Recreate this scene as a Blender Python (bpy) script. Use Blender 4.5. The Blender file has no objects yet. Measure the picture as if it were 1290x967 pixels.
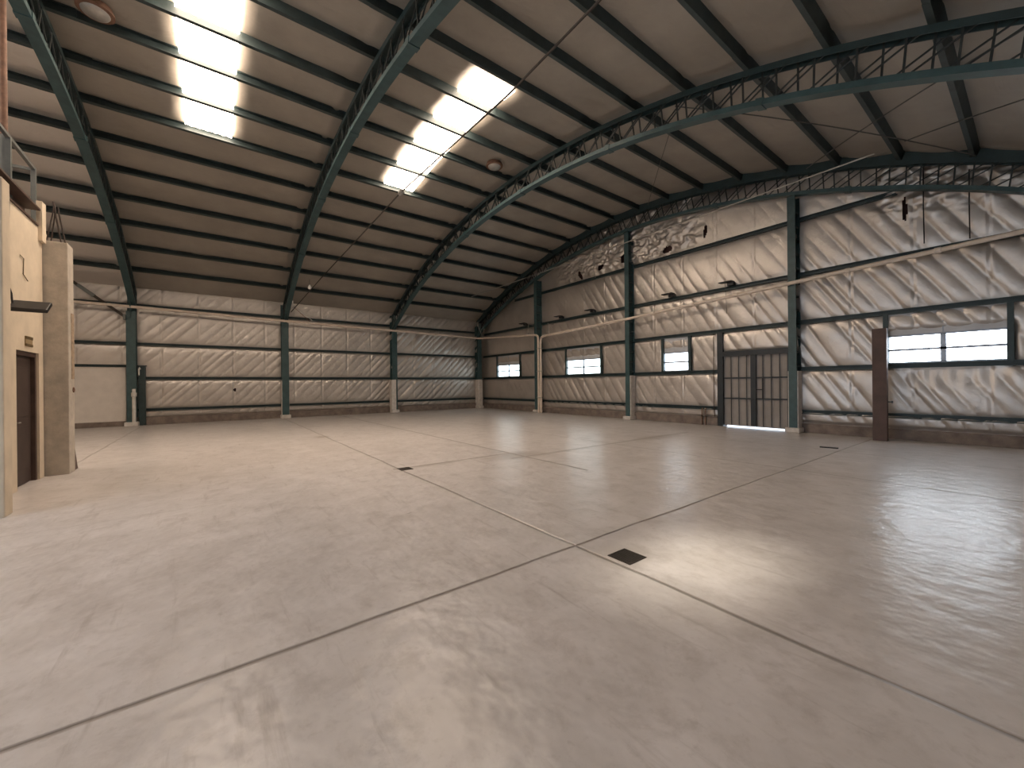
import bpy, math, random
import numpy as np
from mathutils import Vector, Matrix

random.seed(7)
RNG = np.random.default_rng(11)
SC = bpy.context.scene
COL = SC.collection

# ------------------------------------------------------------------ dimensions (metres)
S = 23.82                    # span of the hall along X, left wall at X = 0
CX = S / 2
YG = 0.0                     # gable wall plane (interior is Y < 0)
YR = -23.0                   # wall behind the viewer
R0 = 23.54                   # radius of the arch, underside of the bottom chord
ZA = 7.91                    # height of that underside at the ridge
CZ = ZA - R0
R_TOP0, R_TOP1 = R0 + 0.58, R0 + 0.69
R_PUR = R0 + 0.69            # purlin undersides
R_ROOF = R0 + 0.89           # inner face of the roof insulation
FRAMES = [-0.36, -6.05, -11.48, -16.92]      # planes of the four arches
GCOL = [5.95, 11.88, 17.86]                  # gable columns
LROWS = [0.63, 1.94, 3.35, 4.93]
GROWS = [0.62, 1.92, 3.34, 4.79, 6.46]


def roof_z(x, r=R_ROOF):
    return CZ + math.sqrt(r * r - (x - CX) ** 2)


def arc(th, r):
    t = math.radians(th)
    return CX + r * math.sin(t), CZ + r * math.cos(t)


# ------------------------------------------------------------------ mesh builder
class MB:
    def __init__(self):
        self.v = []
        self.f = []

    def add(self, vs, fs):
        b = len(self.v)
        self.v += [tuple(p) for p in vs]
        self.f += [tuple(i + b for i in q) for q in fs]
        return self

    def box(self, x0, x1, y0, y1, z0, z1):
        vs = [(x, y, z) for x in (x0, x1) for y in (y0, y1) for z in (z0, z1)]
        fs = [(0, 1, 3, 2), (4, 6, 7, 5), (0, 4, 5, 1), (2, 3, 7, 6), (0, 2, 6, 4), (1, 5, 7, 3)]
        return self.add(vs, fs)

    def bar(self, a, b, w, h, up=(0, 0, 1)):
        a, b = Vector(a), Vector(b)
        d = (b - a).normalized()
        u = Vector(up)
        s = d.cross(u)
        if s.length < 1e-4:
            s = d.cross(Vector((1, 0, 0)))
        s.normalize()
        u = s.cross(d)
        vs = []
        for p in (a, b):
            for i, j in ((-1, -1), (1, -1), (1, 1), (-1, 1)):
                vs.append(p + s * (i * w / 2) + u * (j * h / 2))
        fs = [(3, 2, 1, 0), (4, 5, 6, 7)] + [(i, (i + 1) % 4, (i + 1) % 4 + 4, i + 4) for i in range(4)]
        return self.add(vs, fs)

    def channel(self, a, b, w, h, t, up=(0, 0, 1), flip=1):
        """C-section between two points: web of height h and two flanges of width w."""
        a, b = Vector(a), Vector(b)
        d = (b - a).normalized()
        s = d.cross(Vector(up)).normalized() * flip
        u = Vector(up) - d * d.dot(Vector(up))
        u.normalize()
        prof = [(0, -h / 2), (w, -h / 2), (w, -h / 2 + 0.02), (w - t, -h / 2 + 0.02), (w - t, -h / 2 + t), (t, -h / 2 + t),
                (t, h / 2 - t), (w - t, h / 2 - t), (w - t, h / 2 - 0.02), (w, h / 2 - 0.02), (w, h / 2), (0, h / 2)]
        n = len(prof)
        vs = [p + s * q[0] + u * q[1] for p in (a, b) for q in prof]
        fs = [(i, (i + 1) % n, (i + 1) % n + n, i + n) for i in range(n)]
        fs += [tuple(range(n - 1, -1, -1)), tuple(range(n, 2 * n))]
        return self.add(vs, fs)

    def tube(self, pts, r, n=10):
        pts = [Vector(p) for p in pts]
        m = len(pts)
        rs = r if isinstance(r, (list, tuple)) else [r] * m
        rings = []
        ref = None
        for i, p in enumerate(pts):
            d = (pts[min(i + 1, m - 1)] - pts[max(i - 1, 0)]).normalized()
            if ref is None:
                ref = d.cross(Vector((0, 0, 1)))
                if ref.length < 1e-3:
                    ref = d.cross(Vector((1, 0, 0)))
            s = (ref - d * ref.dot(d)).normalized()
            ref = s
            u = s.cross(d)
            rings.append([p + (s * math.cos(2 * math.pi * k / n) + u * math.sin(2 * math.pi * k / n)) * rs[i] for k in range(n)])
        vs = [q for g in rings for q in g]
        fs = [(i * n + k, i * n + (k + 1) % n, (i + 1) * n + (k + 1) % n, (i + 1) * n + k) for i in range(m - 1) for k in range(n)]
        fs += [tuple(range(n - 1, -1, -1)), tuple(range((m - 1) * n, m * n))]
        return self.add(vs, fs)

    def lathe(self, prof, c, n=24, axis=(0, 0, 1)):
        """prof: list of (radius, height) about axis through c."""
        ax = Vector(axis).normalized()
        s = ax.cross(Vector((1, 0, 0)))
        if s.length < 1e-3:
            s = ax.cross(Vector((0, 1, 0)))
        s.normalize()
        u = ax.cross(s)
        c = Vector(c)
        vs = []
        for r, h in prof:
            for k in range(n):
                a = 2 * math.pi * k / n
                vs.append(c + ax * h + (s * math.cos(a) + u * math.sin(a)) * r)
        m = len(prof)
        fs = [(i * n + k, i * n + (k + 1) % n, (i + 1) * n + (k + 1) % n, (i + 1) * n + k) for i in range(m - 1) for k in range(n)]
        fs += [tuple(range(n - 1, -1, -1)), tuple(range((m - 1) * n, m * n))]
        return self.add(vs, fs)

    def arcbeam(self, th0, th1, r0, r1, y0, y1, n):
        vs, fs = [], []
        for i in range(n + 1):
            th = th0 + (th1 - th0) * i / n
            for r, y in ((r0, y0), (r0, y1), (r1, y1), (r1, y0)):
                x, z = arc(th, r)
                vs.append((x, y, z))
        for i in range(n):
            for k in range(4):
                fs.append((i * 4 + k, i * 4 + (k + 1) % 4, i * 4 + 4 + (k + 1) % 4, i * 4 + 4 + k))
        fs += [(3, 2, 1, 0), (n * 4, n * 4 + 1, n * 4 + 2, n * 4 + 3)]
        return self.add(vs, fs)

    def build(self, name, mat, parent=None, smooth=False, bevel=0.0, kind=None):
        me = bpy.data.meshes.new(name)
        me.from_pydata(self.v, [], self.f)
        me.update()
        import bmesh
        bm = bmesh.new()
        bm.from_mesh(me)
        bmesh.ops.recalc_face_normals(bm, faces=bm.faces)
        bm.to_mesh(me)
        bm.free()
        if smooth:
            me.polygons.foreach_set('use_smooth', [True] * len(me.polygons))
            try:
                me.set_sharp_from_angle(angle=math.radians(40))
            except Exception:
                pass
        me.materials.append(mat)
        o = bpy.data.objects.new(name, me)
        COL.objects.link(o)
        if parent is not None:
            o.parent = parent
            o.matrix_parent_inverse = Matrix.Translation(-parent.location)
        if bevel:
            b = o.modifiers.new('bevel', 'BEVEL')
            b.width = bevel
            b.segments = 2
            b.limit_method = 'ANGLE'
        if kind:
            o['kind'] = kind
        return o


def thing(name, label, cat, loc, group=None, kind=None):
    o = bpy.data.objects.new(name, None)
    COL.objects.link(o)
    o.location = loc
    o.empty_display_size = 0.2
    tag(o, label, cat, group, kind)
    return o


def tag(o, label=None, cat=None, group=None, kind=None):
    if label:
        o['label'] = label
    if cat:
        o['category'] = cat
    if group:
        o['group'] = group
    if kind:
        o['kind'] = kind
    return o


# ------------------------------------------------------------------ materials
def new_mat(name):
    m = bpy.data.materials.new(name)
    m.use_nodes = True
    nt = m.node_tree
    return m, nt, nt.nodes['Principled BSDF']


def N(nt, typ, **kw):
    n = nt.nodes.new(typ)
    for k, v in kw.items():
        setattr(n, k, v)
    return n


def noise_node(nt, scale, detail=4, rough=0.55, vec=None, dist=0.0):
    n = N(nt, 'ShaderNodeTexNoise')
    n.inputs['Scale'].default_value = scale
    n.inputs['Detail'].default_value = detail
    n.inputs['Roughness'].default_value = rough
    n.inputs['Distortion'].default_value = dist
    if vec is not None:
        nt.links.new(vec, n.inputs['Vector'])
    return n.outputs['Fac']


def ramp(nt, fac, stops):
    r = N(nt, 'ShaderNodeValToRGB')
    e = r.color_ramp.elements
    while len(e) < len(stops):
        e.new(0.5)
    for i, (p, c) in enumerate(stops):
        e[i].position = p
        e[i].color = (c[0], c[1], c[2], 1) if isinstance(c, (tuple, list)) else (c, c, c, 1)
    nt.links.new(fac, r.inputs['Fac'])
    return r.outputs['Color']


def math_n(nt, op, a, b=None, c=None, clamp=False):
    n = N(nt, 'ShaderNodeMath', operation=op)
    n.use_clamp = clamp
    for i, x in enumerate((a, b, c)):
        if x is None:
            continue
        if isinstance(x, (int, float)):
            n.inputs[i].default_value = x
        else:
            nt.links.new(x, n.inputs[i])
    return n.outputs[0]


def mix_col(nt, fac, a, b, mode='MIX'):
    n = N(nt, 'ShaderNodeMix', data_type='RGBA', blend_type=mode)
    for s, x in ((0, fac), (6, a), (7, b)):
        if isinstance(x, (int, float)):
            n.inputs[s].default_value = x
        elif isinstance(x, tuple):
            n.inputs[s].default_value = (x[0], x[1], x[2], 1)
        else:
            nt.links.new(x, n.inputs[s])
    return n.outputs[2]


def obj_coord(nt):
    return N(nt, 'ShaderNodeTexCoord').outputs['Object']


def bump(nt, bsdf, height, strength, dist=0.02):
    b = N(nt, 'ShaderNodeBump')
    b.inputs['Strength'].default_value = strength
    b.inputs['Distance'].default_value = dist
    nt.links.new(height, b.inputs['Height'])
    nt.links.new(b.outputs['Normal'], bsdf.inputs['Normal'])


def paint(name, col, rough=0.5, metal=0.0, var=0.25, scale=6.0, bumpv=0.0, dark=None, spec=0.5):
    m, nt, b = new_mat(name)
    co = obj_coord(nt)
    f = noise_node(nt, scale, 5, 0.6, co)
    lo = tuple(c * (1 - var) for c in col) if dark is None else dark
    hi = tuple(min(1, c * (1 + var)) for c in col)
    nt.links.new(ramp(nt, f, [(0.3, lo), (0.7, hi)]), b.inputs['Base Color'])
    b.inputs['Roughness'].default_value = rough
    b.inputs['Metallic'].default_value = metal
    b.inputs['Specular IOR Level'].default_value = spec
    if bumpv:
        bump(nt, b, noise_node(nt, scale * 6, 5, 0.6, co), bumpv, 0.01)
    return m


def mat_floor():
    m, nt, b = new_mat('polished_concrete')
    co = obj_coord(nt)
    sep = N(nt, 'ShaderNodeSeparateXYZ')
    nt.links.new(co, sep.inputs[0])
    X, Y = sep.outputs[0], sep.outputs[1]
    big = noise_node(nt, 0.35, 5, 0.6, co)
    mid = noise_node(nt, 1.7, 6, 0.62, co, 0.15)
    fine = noise_node(nt, 14, 6, 0.7, co)
    wob = noise_node(nt, 0.9, 3, 0.5, co)
    base = mix_col(nt, math_n(nt, 'MULTIPLY', big, 1.0), (0.42, 0.388, 0.372), (0.60, 0.573, 0.562))
    base = mix_col(nt, ramp(nt, mid, [(0.42, 0.0), (0.68, 0.8)]), base, (0.62, 0.588, 0.582))
    blot = noise_node(nt, 3.1, 7, 0.7, co, 0.3)
    base = mix_col(nt, ramp(nt, blot, [(0.32, 0.5), (0.50, 0.0)]), base, (0.34, 0.305, 0.285))
    mp = N(nt, 'ShaderNodeMapping')
    mp.inputs['Rotation'].default_value = (0, 0, 0.5)
    mp.inputs['Scale'].default_value = (0.5, 4.0, 1.0)
    nt.links.new(co, mp.inputs[0])
    scuff = noise_node(nt, 2.2, 5, 0.65, mp.outputs[0], 0.2)
    base = mix_col(nt, ramp(nt, scuff, [(0.58, 0.0), (0.72, 0.55)]), base, (0.32, 0.285, 0.265))
    base = mix_col(nt, ramp(nt, fine, [(0.55, 0.0), (0.75, 0.4)]), base, (0.32, 0.285, 0.26))
    # dark specks and scuffs
    spk = noise_node(nt, 5.5, 3, 0.5, co, 0.3)
    base = mix_col(nt, ramp(nt, spk, [(0.73, 0.0), (0.78, 0.5)]), base, (0.20, 0.17, 0.14))
    # sawn joints: thin dirty lines
    jit = math_n(nt, 'MULTIPLY', math_n(nt, 'SUBTRACT', wob, 0.5), 0.10)
    jy = math_n(nt, 'ADD', Y, math_n(nt, 'MULTIPLY', jit, 0.6))
    jx = math_n(nt, 'ADD', X, math_n(nt, 'MULTIPLY', jit, 0.6))
    masks = []

    def line(coord, at, w, strength, lo=None, hi=None, other=None):
        d = math_n(nt, 'ABSOLUTE', math_n(nt, 'SUBTRACT', coord, at))
        mk = math_n(nt, 'SUBTRACT', 1.0, math_n(nt, 'DIVIDE', d, w), clamp=True)
        mk = math_n(nt, 'MULTIPLY', mk, strength)
        if lo is not None:
            mk = math_n(nt, 'MULTIPLY', mk, math_n(nt, 'GREATER_THAN', other, lo))
        if hi is not None:
            mk = math_n(nt, 'MULTIPLY', mk, math_n(nt, 'LESS_THAN', other, hi))
        masks.append(mk)
    line(jx, 19.68, 0.024, 1.0)
    line(jx, 15.2, 0.06, 0.8, -11.7, -9.0, Y)
    line(jx, 15.75, 0.10, 0.6, -9.4, -2.5, Y)
    line(jx, 15.8, 0.02, 0.22, -23.0, -11.6, Y)
    line(jx, 10.4, 0.03, 0.35, -12.0, -6.0, Y)
    line(jx, 5.4, 0.03, 0.3)
    line(jy, -6.2, 0.03, 0.7)
    line(jy, -9.03, 0.05, 0.95, None, 17.5, X)
    line(jy, -11.6, 0.028, 1.0)
    line(jy, -16.6, 0.03, 0.6, None, 10.8, X)
    line(jy, -3.4, 0.04, 0.5)
    tot = masks[0]
    for mk in masks[1:]:
        tot = math_n(nt, 'MAXIMUM', tot, mk)
    base = mix_col(nt, math_n(nt, 'MULTIPLY', tot, 0.8), base, (0.12, 0.09, 0.065))
    # damp-looking stain around the joint crossing and streaks towards the gable
    def blob(cx, cy, rx, ry, s):
        a = math_n(nt, 'DIVIDE', math_n(nt, 'SUBTRACT', X, cx), rx)
        c = math_n(nt, 'DIVIDE', math_n(nt, 'SUBTRACT', Y, cy), ry)
        r2 = math_n(nt, 'ADD', math_n(nt, 'MULTIPLY', a, a), math_n(nt, 'MULTIPLY', c, c))
        k = math_n(nt, 'SUBTRACT', 1.0, r2, clamp=True)
        return math_n(nt, 'MULTIPLY', math_n(nt, 'MULTIPLY', k, s), math_n(nt, 'ADD', mid, 0.3), clamp=True)
    for a in ((15.5, -9.1, 0.5, 0.9, 0.6), (15.8, -4.3, 0.35, 1.2, 0.6), (15.25, -10.9, 0.12, 0.7, 0.6),
              (20.05, -11.42, 0.32, 0.32, 0.35), (9.2, -11.7, 0.35, 0.25, 0.8), (20.6, -13.4, 0.5, 0.3, 0.15)):
        base = mix_col(nt, blob(*a), base, (0.22, 0.175, 0.14))
    nt.links.new(base, b.inputs['Base Color'])
    nt.links.new(ramp(nt, mid, [(0.25, 0.283), (0.8, 0.33)]), b.inputs['Roughness'])
    b.inputs['Specular IOR Level'].default_value = 0.30
    st = N(nt, 'ShaderNodeMapping')
    st.inputs['Scale'].default_value = (1.0, 1.0, 1.0)
    nt.links.new(co, st.inputs[0])
    wavy = noise_node(nt, 5.0, 2, 0.5, st.outputs[0], 0.0)
    h = math_n(nt, 'SUBTRACT', math_n(nt, 'MULTIPLY', wavy, 0.8), math_n(nt, 'MULTIPLY', tot, 0.6))
    h = math_n(nt, 'ADD', h, math_n(nt, 'MULTIPLY', fine, 0.05))
    bump(nt, b, h, 0.8, 0.02)
    return m


def mat_foil(name='foil_insulation', col=(0.62, 0.575, 0.535), rough=0.44, metal=0.74):
    m, nt, b = new_mat(name)
    co = obj_coord(nt)
    f = noise_node(nt, 1.3, 5, 0.6, co)
    c = mix_col(nt, ramp(nt, f, [(0.35, 0.0), (0.75, 1.0)]), tuple(x * 0.82 for x in col), col)
    d = noise_node(nt, 7, 4, 0.6, co, 0.2)
    c = mix_col(nt, ramp(nt, d, [(0.64, 0.0), (0.85, 0.25)]), c, tuple(x * 0.6 for x in col))
    nt.links.new(c, b.inputs['Base Color'])
    b.inputs['Metallic'].default_value = metal
    nt.links.new(ramp(nt, f, [(0.3, rough - 0.06), (0.8, rough + 0.1)]), b.inputs['Roughness'])
    h1 = noise_node(nt, 5, 3, 0.5, co, 0.2)
    h2 = noise_node(nt, 26, 3, 0.5, co, 0.0)
    h = math_n(nt, 'ADD', math_n(nt, 'MULTIPLY', h1, 0.7), math_n(nt, 'MULTIPLY', h2, 0.22))
    bump(nt, b, h, 0.35, 0.03)
    return m


def mat_roof():
    m, nt, b = new_mat('roof_insulation')
    co = obj_coord(nt)
    f = noise_node(nt, 0.8, 5, 0.6, co)
    c = mix_col(nt, ramp(nt, f, [(0.3, 0.0), (0.75, 1.0)]), (0.29, 0.262, 0.228), (0.385, 0.348, 0.300))
    g = noise_node(nt, 6, 4, 0.6, co, 1.5)
    c = mix_col(nt, ramp(nt, g, [(0.68, 0.0), (0.8, 0.4)]), c, (0.25, 0.19, 0.14))
    # the blanket of the last bay is lighter and shinier
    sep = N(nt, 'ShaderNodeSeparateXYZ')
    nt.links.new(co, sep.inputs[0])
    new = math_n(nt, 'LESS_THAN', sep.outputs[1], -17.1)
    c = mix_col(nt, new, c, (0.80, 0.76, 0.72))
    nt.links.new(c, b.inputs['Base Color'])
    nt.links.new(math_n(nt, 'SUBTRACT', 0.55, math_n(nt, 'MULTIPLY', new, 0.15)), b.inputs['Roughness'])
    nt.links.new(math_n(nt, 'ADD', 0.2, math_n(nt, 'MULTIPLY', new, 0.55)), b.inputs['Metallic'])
    mp = N(nt, 'ShaderNodeMapping')
    mp.inputs['Rotation'].default_value = (0, 0, 0.7)
    mp.inputs['Scale'].default_value = (1.0, 0.35, 1.0)
    nt.links.new(co, mp.inputs[0])
    h = noise_node(nt, 2.6, 4, 0.55, mp.outputs[0], 0.8)
    bump(nt, b, h, 0.5, 0.05)
    return m


def mat_emit(name, col, strength, rough=0.2, streak=0.0):
    m, nt, b = new_mat(name)
    b.inputs['Base Color'].default_value = (0.75, 0.75, 0.72, 1)
    b.inputs['Roughness'].default_value = rough
    b.inputs['Emission Color'].default_value = (*col, 1)
    b.inputs['Emission Strength'].default_value = strength
    if streak:
        co = obj_coord(nt)
        f = noise_node(nt, 3, 5, 0.6, co)
        nt.links.new(math_n(nt, 'MULTIPLY', ramp(nt, f, [(0.3, 1 - streak), (0.7, 1.0)]), strength), b.inputs['Emission Strength'])
    return m


M = {
    'floor': mat_floor(),
    'foil': mat_foil(),
    'foil_plain': mat_foil('foil_insulation_plain', (0.62, 0.60, 0.575), 0.45, 0.6),
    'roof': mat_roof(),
    'teal': paint('teal_steel_paint', (0.036, 0.076, 0.082), 0.45, 0.0, 0.22, 5, 0.05),
    'teal_dark': paint('dark_teal_steel_paint', (0.020, 0.040, 0.043), 0.5, 0.0, 0.25, 5, 0.05),
    'purlin': paint('purlin_paint', (0.030, 0.046, 0.048), 0.5, 0.0, 0.25, 4, 0.05),
    'web': paint('dark_web_bar', (0.020, 0.026, 0.026), 0.55, 0.0, 0.25, 5),
    'navy': paint('door_frame_paint', (0.014, 0.021, 0.027), 0.45, 0.0, 0.2, 4, 0.05),
    'concrete': paint('column_concrete', (0.60, 0.565, 0.53), 0.8, 0.0, 0.16, 7, 0.25),
    'curb': paint('curb_concrete', (0.175, 0.14, 0.12), 0.85, 0.0, 0.35, 4, 0.3),
    'white_wall': paint('white_painted_masonry', (0.66, 0.61, 0.56), 0.75, 0.0, 0.06, 3, 0.12),
    'plaster': paint('cream_plaster', (0.66, 0.56, 0.43), 0.8, 0.0, 0.10, 2.5, 0.2),
    'pillar': paint('raw_concrete_pillar', (0.47, 0.42, 0.355), 0.85, 0.0, 0.18, 5, 0.3),
    'brown': paint('brown_painted_beam', (0.075, 0.045, 0.035), 0.6, 0.0, 0.3, 5, 0.1),
    'rail': paint('grey_rail_paint', (0.13, 0.14, 0.135), 0.5, 0.1, 0.15, 6),
    'rust': paint('rusty_pipe', (0.16, 0.085, 0.055), 0.7, 0.1, 0.3, 12),
    'rebar': paint('rusty_rebar', (0.05, 0.035, 0.03), 0.8, 0.2, 0.3, 25, 0.3),
    'pvc': paint('cream_plastic_pipe', (0.68, 0.585, 0.50), 0.45, 0.0, 0.10, 5),
    'white_pvc': paint('white_plastic_pipe', (0.62, 0.60, 0.56), 0.4, 0.0, 0.12, 5),
    'post': paint('red_brown_post', (0.085, 0.052, 0.044), 0.65, 0.0, 0.25, 3, 0.12),
    'door_sheet': paint('grey_brown_door_sheet', (0.27, 0.245, 0.225), 0.55, 0.1, 0.12, 2, 0.05),
    'door_wood': paint('dark_brown_door', (0.050, 0.032, 0.026), 0.5, 0.0, 0.25, 4),
    'black': paint('black_metal', (0.018, 0.018, 0.02), 0.45, 0.2, 0.25, 8),
    'iron': paint('dark_iron', (0.045, 0.037, 0.03), 0.6, 0.5, 0.3, 20, 0.2),
    'panel': paint('pale_grey_panel', (0.50, 0.515, 0.545), 0.5, 0.0, 0.08, 3),
    'alu': paint('grey_aluminium', (0.30, 0.33, 0.38), 0.4, 0.3, 0.1, 6),
    'galv': paint('galvanised_sheet', (0.40, 0.39, 0.37), 0.4, 0.7, 0.12, 9),
    'backing': paint('red_oxide_backing', (0.055, 0.022, 0.018), 0.8, 0.0, 0.3, 4),
    'wire': paint('steel_wire', (0.10, 0.10, 0.095), 0.5, 0.4, 0.2, 6),
    'bulb': paint('white_porcelain', (0.85, 0.83, 0.80), 0.3, 0.0, 0.03, 6),
    'sign': paint('sign_plate', (0.30, 0.22, 0.12), 0.5, 0.0, 0.1, 9),
    'sign_dark': paint('sign_border', (0.10, 0.065, 0.025), 0.5, 0.0, 0.1, 9),
    'brick': paint('exposed_brick', (0.36, 0.27, 0.19), 0.9, 0.0, 0.3, 12, 0.3),
    'outside': paint('outside_ground', (0.7, 0.69, 0.67), 0.9, 0.0, 0.1, 2),
    'skylight': mat_emit('translucent_roof_sheet', (1.0, 0.80, 0.62), 24.0, 0.3, 0.12),
    'pane': mat_emit('bright_window_glass', (0.80, 0.90, 1.0), 14.0, 0.08, 0.1),
    'pane_mid': mat_emit('bright_narrow_window_glass', (0.82, 0.92, 1.0), 6.0, 0.08, 0.15),
    'pane_green': mat_emit('bright_far_window_glass', (0.80, 0.96, 1.0), 5.5, 0.08, 0.25),
}


# ------------------------------------------------------------------ numpy noise
_T = RNG.random((256, 256))


def vnoise(x, y):
    xi = np.floor(x).astype(int)
    yi = np.floor(y).astype(int)
    fx = x - xi
    fy = y - yi
    fx = fx * fx * (3 - 2 * fx)
    fy = fy * fy * (3 - 2 * fy)
    a = _T[xi % 256, yi % 256]
    b = _T[(xi + 1) % 256, yi % 256]
    c = _T[xi % 256, (yi + 1) % 256]
    d = _T[(xi + 1) % 256, (yi + 1) % 256]
    return (a * (1 - fx) + b * fx) * (1 - fy) + (c * (1 - fx) + d * fx) * fy


def fbm(x, y, o=3):
    s, a, t = 0, 1.0, 0
    for i in range(o):
        s = s + a * vnoise(x * 2 ** i + 17.3 * i, y * 2 ** i + 5.1 * i)
        t += a
        a *= 0.5
    return s / t


def sstep(a, b, x):
    t = np.clip((x - a) / (b - a), 0, 1)
    return t * t * (3 - 2 * t)


def grid_object(name, us, vs, fn, mat, keep=None, parent=None, smooth=True):
    """us, vs: 1-D coordinates; fn(U, V) -> X, Y, Z arrays; keep(uc, vc) -> bool mask of faces."""
    U, V = np.meshgrid(us, vs, indexing='ij')
    X, Y, Z = fn(U, V)
    nu, nv = len(us), len(vs)
    co = np.stack([X, Y, Z], -1).reshape(-1, 3)
    i, j = np.meshgrid(np.arange(nu - 1), np.arange(nv - 1), indexing='ij')
    q = np.stack([i * nv + j, (i + 1) * nv + j, (i + 1) * nv + j + 1, i * nv + j + 1], -1)
    if keep is not None:
        uc = (us[i] + us[i + 1]) / 2
        vc = (vs[j] + vs[j + 1]) / 2
        q = q[keep(uc, vc)]
    else:
        q = q.reshape(-1, 4)
    used = np.unique(q)
    remap = np.full(len(co), -1)
    remap[used] = np.arange(len(used))
    co = co[used]
    q = remap[q]
    me = bpy.data.meshes.new(name)
    me.vertices.add(len(co))
    me.vertices.foreach_set('co', co.astype(np.float32).ravel())
    me.loops.add(q.size)
    me.loops.foreach_set('vertex_index', q.astype(np.int32).ravel())
    me.polygons.add(len(q))
    me.polygons.foreach_set('loop_start', np.arange(0, q.size, 4, dtype=np.int32))
    me.polygons.foreach_set('loop_total', np.full(len(q), 4, dtype=np.int32))
    me.update(calc_edges=True)
    me.validate()
    if smooth:
        me.polygons.foreach_set('use_smooth', [True] * len(me.polygons))
    me.materials.append(mat)
    o = bpy.data.objects.new(name, me)
    COL.objects.link(o)
    if parent is not None:
        o.parent = parent
    return o


def axis_with(lo, hi, step, marks):
    """regular coordinates snapped so that every mark is a grid line."""
    a = np.arange(lo, hi + step * 0.5, step)
    for mk in marks:
        if lo < mk < hi:
            a[np.argmin(np.abs(a - mk))] = mk
    return np.unique(a)


# ------------------------------------------------------------------ openings
WINS = {  # x0, x1, pane columns
    1: (1.86, 4.10, 2), 2: (7.94, 10.15, 2), 3: (13.36, 14.40, 1), 4: (19.93, 21.93, 2)}
WZ0, WZ1 = 2.0, 2.70
DOOR = (15.67, 17.62, 0.0, 2.47)

# ------------------------------------------------------------------ floor
fl = MB()
fl.box(-0.3, S + 0.3, YR - 0.2, 0.14, -0.25, 0.0)
floor = fl.build('floor', M['floor'], kind='structure')
tag(floor, 'smooth grey concrete floor with sawn joints across the whole hall')


# ------------------------------------------------------------------ foil walls
def bulge(z, rows, top):
    edges = [0.30] + list(rows) + [top]
    b = np.zeros_like(z)
    for a, c in zip(edges[:-1], edges[1:]):
        t = np.clip((z - a) / (c - a), 0, 1)
        p = (1 - np.abs(2 * t - 1) ** 5) * (0.7 + 0.6 * t)   # fuller just below a girt
        b = np.where((z >= a) & (z < c), p, b)
    return b


def folds(u, z, slope, pitch, amp):
    warp = (fbm(u * 0.35, z * 0.5, 2) - 0.5) * 0.5
    t = (u + z / slope) / pitch + warp * 0.55 + (vnoise((u + z / slope) * 1.1 + 9, z * 0.1) - 0.5) * 0.9
    f = t - np.floor(t)
    cell = np.floor(t)
    a = 0.6 + 0.55 * _T[cell.astype(int) % 256, 3]
    p = np.power(np.clip(np.sin(np.pi * np.power(f, 0.8)), 0, 1), 0.5)
    return amp * a * p


def gable_fn(U, V):
    b = bulge(V, GROWS, 8.3)
    strength = 0.45 + 0.9 * sstep(0.3, 0.65, fbm(U * 0.28 + 3, V * 0.3 + 1, 2))
    strength = strength * (0.35 + 0.65 * sstep(4.5, 8.0, U))
    d = b * 0.05 + folds(U, V, 1.55, 0.45, 0.044) * strength * (0.5 + 0.5 * b)
    # vertical seams every 1.25 m
    s = np.abs(((U + 0.2) / 1.25) % 1.0 - 0.5) * 1.25
    d -= 0.011 * np.exp(-(s / 0.03) ** 2) * b
    d += 0.012 * np.exp(-((s - 0.05) / 0.03) ** 2) * vnoise(U * 2, V * 6) * 1.5 * b
    # crumpled strip near the arch
    cr = sstep(6.2, 6.9, V) * (sstep(6.8, 8.0, U) - sstep(14.2, 15.2, U)) + 0.9 * sstep(5.4, 6.2, V) * sstep(19.3, 20.2, U)
    rid = 1 - np.abs(2 * fbm(U * 2.1 + 0.8 * V, V * 4.2, 2) - 1) * 2.2
    rid2 = 1 - np.abs(2 * fbm(U * 4.6 + 11, V * 7.5 - U * 1.5, 2) - 1) * 2.2
    d += cr * (0.075 * np.clip(rid, 0, 1) + 0.035 * np.clip(rid2, 0, 1))
    # hanging folds below the right window
    w = sstep(19.9, 20.3, U) * (1 - sstep(21.6, 22.2, U)) * sstep(1.1, 1.75, V) * (1 - sstep(1.80, 1.9, V))
    d = d * (1 - 0.7 * w) + 0.007 * w * np.sin(U * 26 + 3 * vnoise(U * 3, V)) 
    flat = np.zeros_like(U)
    for n, (x0, x1, c) in WINS.items():
        k = sstep(x0 - 0.16, x0 - 0.05, U) * (1 - sstep(x1 + 0.05, x1 + 0.16, U)) * sstep(1.92, 1.98, V) * (1 - sstep(2.72, 2.95, V))
        flat = np.maximum(flat, k)
    k = sstep(DOOR[0] - 0.2, DOOR[0] - 0.05, U) * (1 - sstep(DOOR[1] + 0.05, DOOR[1] + 0.2, U)) * (1 - sstep(2.5, 2.7, V))
    flat = np.maximum(flat, k)
    d = d * (1 - flat)
    return U, 0.085 - d, V


TEARS = [(8.95, 6.78, 0.10, 0.22, -0.3), (10.25, 6.86, 0.14, 0.12, 0.5), (11.5, 6.95, 0.15, 0.20, 0.2), (13.55, 6.78, 0.20, 0.13, 0.3),
         (15.05, 7.02, 0.06, 0.24, 0.1), (20.28, 5.95, 0.05, 0.30, 0.0)]


def gable_keep(u, v):
    m = v < (CZ + np.sqrt((R_ROOF + 0.06) ** 2 - (u - CX) ** 2))
    for n, (x0, x1, c) in WINS.items():
        m &= ~((u > x0) & (u < x1) & (v > WZ0) & (v < WZ1))
    m &= ~((u > DOOR[0]) & (u < DOOR[1]) & (v < DOOR[3]))
    for cx, cz, rx, rz, sk in TEARS:
        m &= ~((((u - cx - sk * (v - cz)) / rx) ** 2 + ((v - cz) / rz) ** 2 + 0.5 * (vnoise(u * 14, v * 14) - 0.5)) < 1)
    return m


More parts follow.
